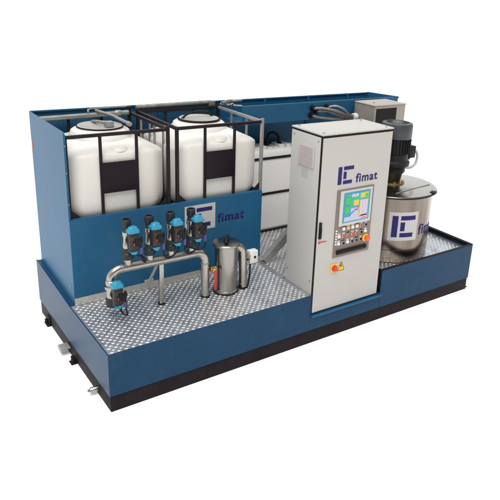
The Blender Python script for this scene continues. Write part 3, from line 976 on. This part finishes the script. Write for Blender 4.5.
build('rubber_foot', MB().box((0.746, 0.60, FZ + 0.0055), (0.804, 0.656, FZ + 0.02), 0.004), M['rubber'], lg)
f = MB().tube([(0.745, PY + 0.02, PZc - 0.035), (0.81, 0.995, 0.665)], 0.016, 10)
f.box((0.76, Y1 - 0.028, 0.655), (0.86, Y1 - 0.0165, 0.685), 0.003)
build('wall_brace', f, M['skirt'], mf)
f = MB().lathe([(0.05, FZ + 0.0055), (0.05, FZ + 0.016)], (1.228, 0.562, 0), 20)
build('floor_ring', f, M['rubber'], mf)

# valves -------------------------------------------------------------
VG = 'motorised valves on the pipe manifold'


def valve(x, zb, label, up=True):
    # x: axis of the flow tube, zb: where it meets the pipe
    t = thing('motorised_valve', label, 'valve', (x, PY, zb), VG)
    z = zb
    f = MB()
    if up:
        f.lathe([(0.036, z - 0.03), (0.036, z + 0.16), (0.042, z + 0.16), (0.042, z + 0.205), (0.037, z + 0.215), (0.037, z + 0.275), (0.044, z + 0.28), (0.044, z + 0.315), (0.036, z + 0.32)], (x, PY, 0), 24)
        build('flow_tube', f, M['pipe_steel'], t)
        u = MB().lathe([(0.046, z + 0.0455), (0.054, z + 0.055), (0.054, z + 0.105), (0.046, z + 0.115), (0.044, z + 0.1595)], (x, PY, 0), 14)
        build('union_nut', u, M['union'], t, smooth=20)
        u = MB().lathe([(0.038, z + 0.3205), (0.038, z + 0.335), (0.034, z + 0.34), (0.034, z + 0.36), (0.042, z + 0.365), (0.042, z + 0.43), (0.038, z + 0.435), (0.029, z + 0.435), (0.027, z + 0.395)], (x, PY, 0), 16)
        build('hose_connector', u, M['union'], t, smooth=20)
        az = z + 0.14
    else:
        f.lathe([(0.047, z - 0.02), (0.052, z - 0.025), (0.052, z - 0.055), (0.046, z - 0.06), (0.046, z - 0.07), (0.06, z - 0.075), (0.06, z - 0.10), (0.047, z - 0.105), (0.047, z - 0.19)][::-1], (x, PY, 0), 24)
        build('flow_tube', f, M['pipe_steel'], t)
        u = MB().lathe([(0.04, z - 0.285), (0.052, z - 0.28), (0.056, z - 0.27), (0.056, z - 0.2), (0.05, z - 0.1905)], (x, PY, 0), 14)
        build('union_nut', u, M['union'], t, smooth=20)
        az = z - 0.285
    az += 0.024 if up else 0.058
    ax, ay = x + 0.018, PY - 0.105

    def shr(mb):
        return move(mb, lambda p: (ax + (p.x - ax) * 0.72, ay + 0.03 + (p.y - ay - 0.03) * 0.72, az + (p.z - az) * 1.0))
    # ball body between the flow tube and the actuator
    f = MB().lathe([(0.042, PY - 0.074), (0.042, PY - 0.048)], (x + 0.006, 0, az + 0.09), 18, 'y')
    build('valve_stem', f, M['union'], t)
    f = MB().box((ax - 0.060, ay - 0.052, az), (ax + 0.060, ay + 0.050, az + 0.175), 0.014, 3)
    f.box((ax - 0.052, ay - 0.060, az + 0.02), (ax + 0.052, ay - 0.0525, az + 0.15), 0.003)
    f.lathe([(0.02, -0.068), (0.024, -0.062), (0.024, -0.055)], (ax - 0.028, ay, az + 0.12), 12, 'y')
    f.lathe([(0.02, -0.068), (0.024, -0.062), (0.024, -0.055)], (ax + 0.026, ay, az + 0.045), 12, 'y')
    act = build('actuator', shr(f), M['actuator'], t)
    f = MB()
    loft(f, [rring(ax - 0.076, ax + 0.076, ay - 0.070, ay + 0.064, 0.038, az + 0.1755), rring(ax - 0.078, ax + 0.078, ay - 0.072, ay + 0.066, 0.038, az + 0.184),
             rring(ax - 0.072, ax + 0.072, ay - 0.066, ay + 0.060, 0.036, az + 0.202), rring(ax - 0.058, ax + 0.058, ay - 0.052, ay + 0.046, 0.034, az + 0.208),
             rring(ax - 0.052, ax + 0.052, ay - 0.046, ay + 0.040, 0.034, az + 0.224), rring(ax - 0.040, ax + 0.040, ay - 0.034, ay + 0.030, 0.028, az + 0.230)])
    build('cap', shr(f), M['cyan'], act, smooth=40)
    f = MB()
    f.prism([(ax - 0.06, az - 0.005), (ax + 0.045, az - 0.005), (ax + 0.02, az - 0.04), (ax - 0.035, az - 0.03)], 'y', ay - 0.045, ay + 0.035)
    build('base_cover', shr(f), M['cyan'], act, smooth=0)
    # connector block, gland, cable
    f = MB().lathe([(0.034, -0.082), (0.036, -0.078), (0.036, -0.0605)], (ax + 0.024, ay, az + 0.088), 16, 'y')
    f.obox((ax + 0.062, ay - 0.06, az + 0.075), (0.055, 0.055, 0.075), Matrix.Rotation(0.35, 3, 'Y'), 0.008)
    f.obox((ax + 0.078, ay - 0.085, az + 0.125), (0.03, 0.03, 0.04), Matrix.Rotation(-0.4, 3, 'Y'), 0.006)
    build('plug_block', shr(f), M['rubber'], act)
    f = MB().lathe([(0.012, az - 0.035), (0.02, az - 0.03), (0.023, az + 0.005), (0.023, az + 0.032)], (ax + 0.082, ay - 0.062, 0), 12)
    build('cable_gland', shr(f), M['plug'], act)
    f = MB().lathe([(0.015, -0.072), (0.012, -0.076)], (ax - 0.005, ay, az + 0.075), 10, 'y')
    build('indicator', shr(f), M['red'], act)
    return t, Vector((ax + 0.082 * 0.72, ay + 0.03 - 0.092 * 0.72, az - 0.0315))


vx = [0.438, 0.655, 0.872, 1.088]
vlab = ['first motorised valve with cyan cap on the raised pipe, above the left elbow', 'second motorised valve with cyan cap from the left on the raised pipe',
        'third motorised valve with cyan cap from the left on the raised pipe', 'motorised valve with cyan cap in front of the white emblem plate on the blue wall']
ends = []
src = None
for x, lb in zip(vx, vlab):
    if src is None:
        src, e0 = valve(x, PZc + 0.035, lb)
    else:
        c = copy_tree(src, (x - vx[0], 0, 0))
        c['label'] = lb
    ends.append(e0 + Vector((x - vx[0], 0, 0)))
lo, e5 = valve(0.272, 0.985, 'motorised valve with cyan cap hanging from the low left end of the manifold', False)

cl = ['black cable dropping from the leftmost raised valve', 'black cable looping from the second valve towards the third', 'black cable looping from the third valve to the one by the emblem plate', 'black cable hanging from the raised valve by the emblem plate']
for i, e in enumerate(ends):
    if i == 0:
        pts = [e + Vector((0, 0, 0.012)), e + Vector((0.0, -0.005, -0.05)), e + Vector((0.03, -0.01, -0.085)), e + Vector((0.018, 0.0, -0.04)), e + Vector((-0.03, 0.01, -0.015)), e + Vector((-0.10, 0.05, -0.01))]
    elif i == 3:
        p = ends[2]
        pts = [e + Vector((0, 0, 0.012)), e + Vector((0, 0.0, -0.05)), e + Vector((-0.05, 0.01, -0.085)), e + Vector((-0.12, 0.02, -0.06)), e + Vector((-0.20, 0.03, -0.03))]
    else:
        n_ = ends[i + 1]
        pts = [e + Vector((0, 0, 0.012)), e + Vector((0.0, -0.008, -0.05)), e + Vector((0.03, -0.01, -0.09)), e + Vector((0.09, 0, -0.085)), e + Vector((0.15, 0.01, -0.045)), n_ + Vector((-0.05, 0.03, -0.01))]
    build('valve_cable', MB().tube(pts, 0.0085, 8, 8), M['rubber'], cat='cable', label=cl[i], group='cables of the manifold valves')
f = MB().tube([e5 + Vector((0, 0, 0.012)), e5 + Vector((0.005, -0.005, -0.04)), e5 + Vector((0.012, 0.01, -0.085)), e5 + Vector((-0.02, 0.04, -0.07)), e5 + Vector((-0.03, 0.06, -0.02))], 0.0085, 8, 8)
build('valve_cable', f, M['rubber'], cat='cable', label='black cable under the low valve at the left end of the manifold', group='cables of the manifold valves')

# ------------------------------------------------------------------ filter vessel
FX, FY = 1.475, 0.575
fv = thing('filter_vessel', 'upright stainless filter canister with flat lid and bent outlet pipe on the tread plate', 'filter', (FX, FY, FZ))
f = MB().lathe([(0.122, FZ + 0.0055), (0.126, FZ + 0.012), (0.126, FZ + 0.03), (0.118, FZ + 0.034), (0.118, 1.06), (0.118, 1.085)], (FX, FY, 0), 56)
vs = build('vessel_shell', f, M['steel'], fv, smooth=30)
build('base_ring', MB().lathe([(0.133, FZ + 0.0052), (0.133, FZ + 0.012)], (FX, FY, 0), 48), M['rubber'], fv)
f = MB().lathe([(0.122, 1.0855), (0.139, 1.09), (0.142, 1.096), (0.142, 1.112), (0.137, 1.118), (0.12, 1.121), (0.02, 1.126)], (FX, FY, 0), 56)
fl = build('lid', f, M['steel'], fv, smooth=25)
f = MB().tube([(FX - 0.035, FY - 0.06, 1.125), (FX - 0.025, FY - 0.03, 1.155), (FX + 0.01, FY + 0.0, 1.18), (FX + 0.03, FY + 0.03, 1.16), (FX + 0.035, FY + 0.05, 1.125)], 0.017, 12, 5)
f.lathe([(0.03, 1.1265), (0.03, 1.145), (0.02, 1.16)], (FX, FY, 0), 14)
build('lid_handle', f, M['rubber'], fl)
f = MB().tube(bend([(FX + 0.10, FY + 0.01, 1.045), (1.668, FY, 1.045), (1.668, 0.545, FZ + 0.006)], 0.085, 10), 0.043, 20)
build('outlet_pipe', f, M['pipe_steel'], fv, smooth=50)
build('floor_ring', MB().lathe([(0.054, FZ + 0.0055), (0.054, FZ + 0.016)], (1.668, 0.545, 0), 20), M['rubber'], fv)
# lever valve
lv = thing('drain_valve', 'small ball valve with long red lever beside the filter canister', 'valve', (1.295, 0.52, 0.85))
f = MB().lathe([(0.02, 1.272), (0.024, 1.276), (0.024, 1.335), (0.018, 1.34)], (0, 0.545, 0.868), 12, 'x')
f.lathe([(0.016, -0.05), (0.022, -0.045), (0.022, -0.02), (0.014, 0)], (1.30, 0.545, 0.868), 12, 'y')
build('valve_body', f, M['brass'], lv)
f = MB().box((1.288, 0.482, 0.655), (1.316, 0.494, 0.865), 0.006)
f.box((1.29, 0.4945, 0.83), (1.314, 0.515, 0.862), 0.004)
build('lever', f, M['red'], lv)
# pressure sensor
ps = thing('pressure_switch', 'small white sensor box on a bracket at the filter outlet pipe', 'sensor', (1.79, 0.56, 0.88))
f = MB().box((1.755, 0.555, 0.815), (1.855, 0.63, 0.955), 0.008)
sbx = build('sensor_housing', f, M['white'], ps)
build('sensor_eye', MB().lathe([(0.014, 0.5495), (0.014, 0.5547)], (1.815, 0, 0.885), 14, 'y'), M['rubber'], sbx)
f = MB().lathe([(0.022, 1.7), (0.022, 1.725), (0.03, 1.727), (0.03, 1.7545)], (0, 0.575, 0.90), 12, 'x')
f.box((1.69, 0.555, 0.835), (1.7545, 0.595, 0.86), 0.004)
build('sensor_bracket', f, M['galv'], ps)
f = MB().tube([(1.77, 0.575, 0.825), (1.768, 0.57, 0.76), (1.745, 0.55, 0.64), (1.72, 0.53, FZ + 0.012)], 0.009, 8, 6)
build('sensor_cable', f, M['rubber'], ps)

# ------------------------------------------------------------------ cable duct rising from the deck to the back of the cabinet
d0, d1 = Vector((2.235, 0.985, FZ + 0.02)), Vector((2.60, 0.86, 1.05))
ax_ = (d1 - d0).normalized()
sd = Vector((0, 1, 0)).cross(ax_).normalized()
nn = ax_.cross(sd)
Mx = Matrix((sd, nn, ax_)).transposed()
f = MB()
L_ = (d1 - d0).length
cen = (d0 + d1) / 2
for off, s_ in ((Vector((0, 0, 0)), (0.09, 0.01, L_)),):
    f.obox(cen + nn * 0.03, s_, Mx, 0.002)
for sg in (-1, 1):
    f.obox(cen + sd * 0.043 * sg - nn * 0.0055, (0.006, 0.06, L_ - 0.002), Mx, 0.002)
f.obox(cen - nn * 0.036, (0.09, 0.004, L_ - 0.004), Mx, 0.001)
t = thing('cable_duct', 'grey metal cable duct slanting from the deck up to the cabinet back', 'duct', d0)
build('duct_channel', f, M['duct'], t, smooth=0)
f = MB().box((2.19, 0.95, FZ + 0.0055), (2.29, 1.02, FZ + 0.018), 0.003)
build('duct_foot', f, M['galv'], t)
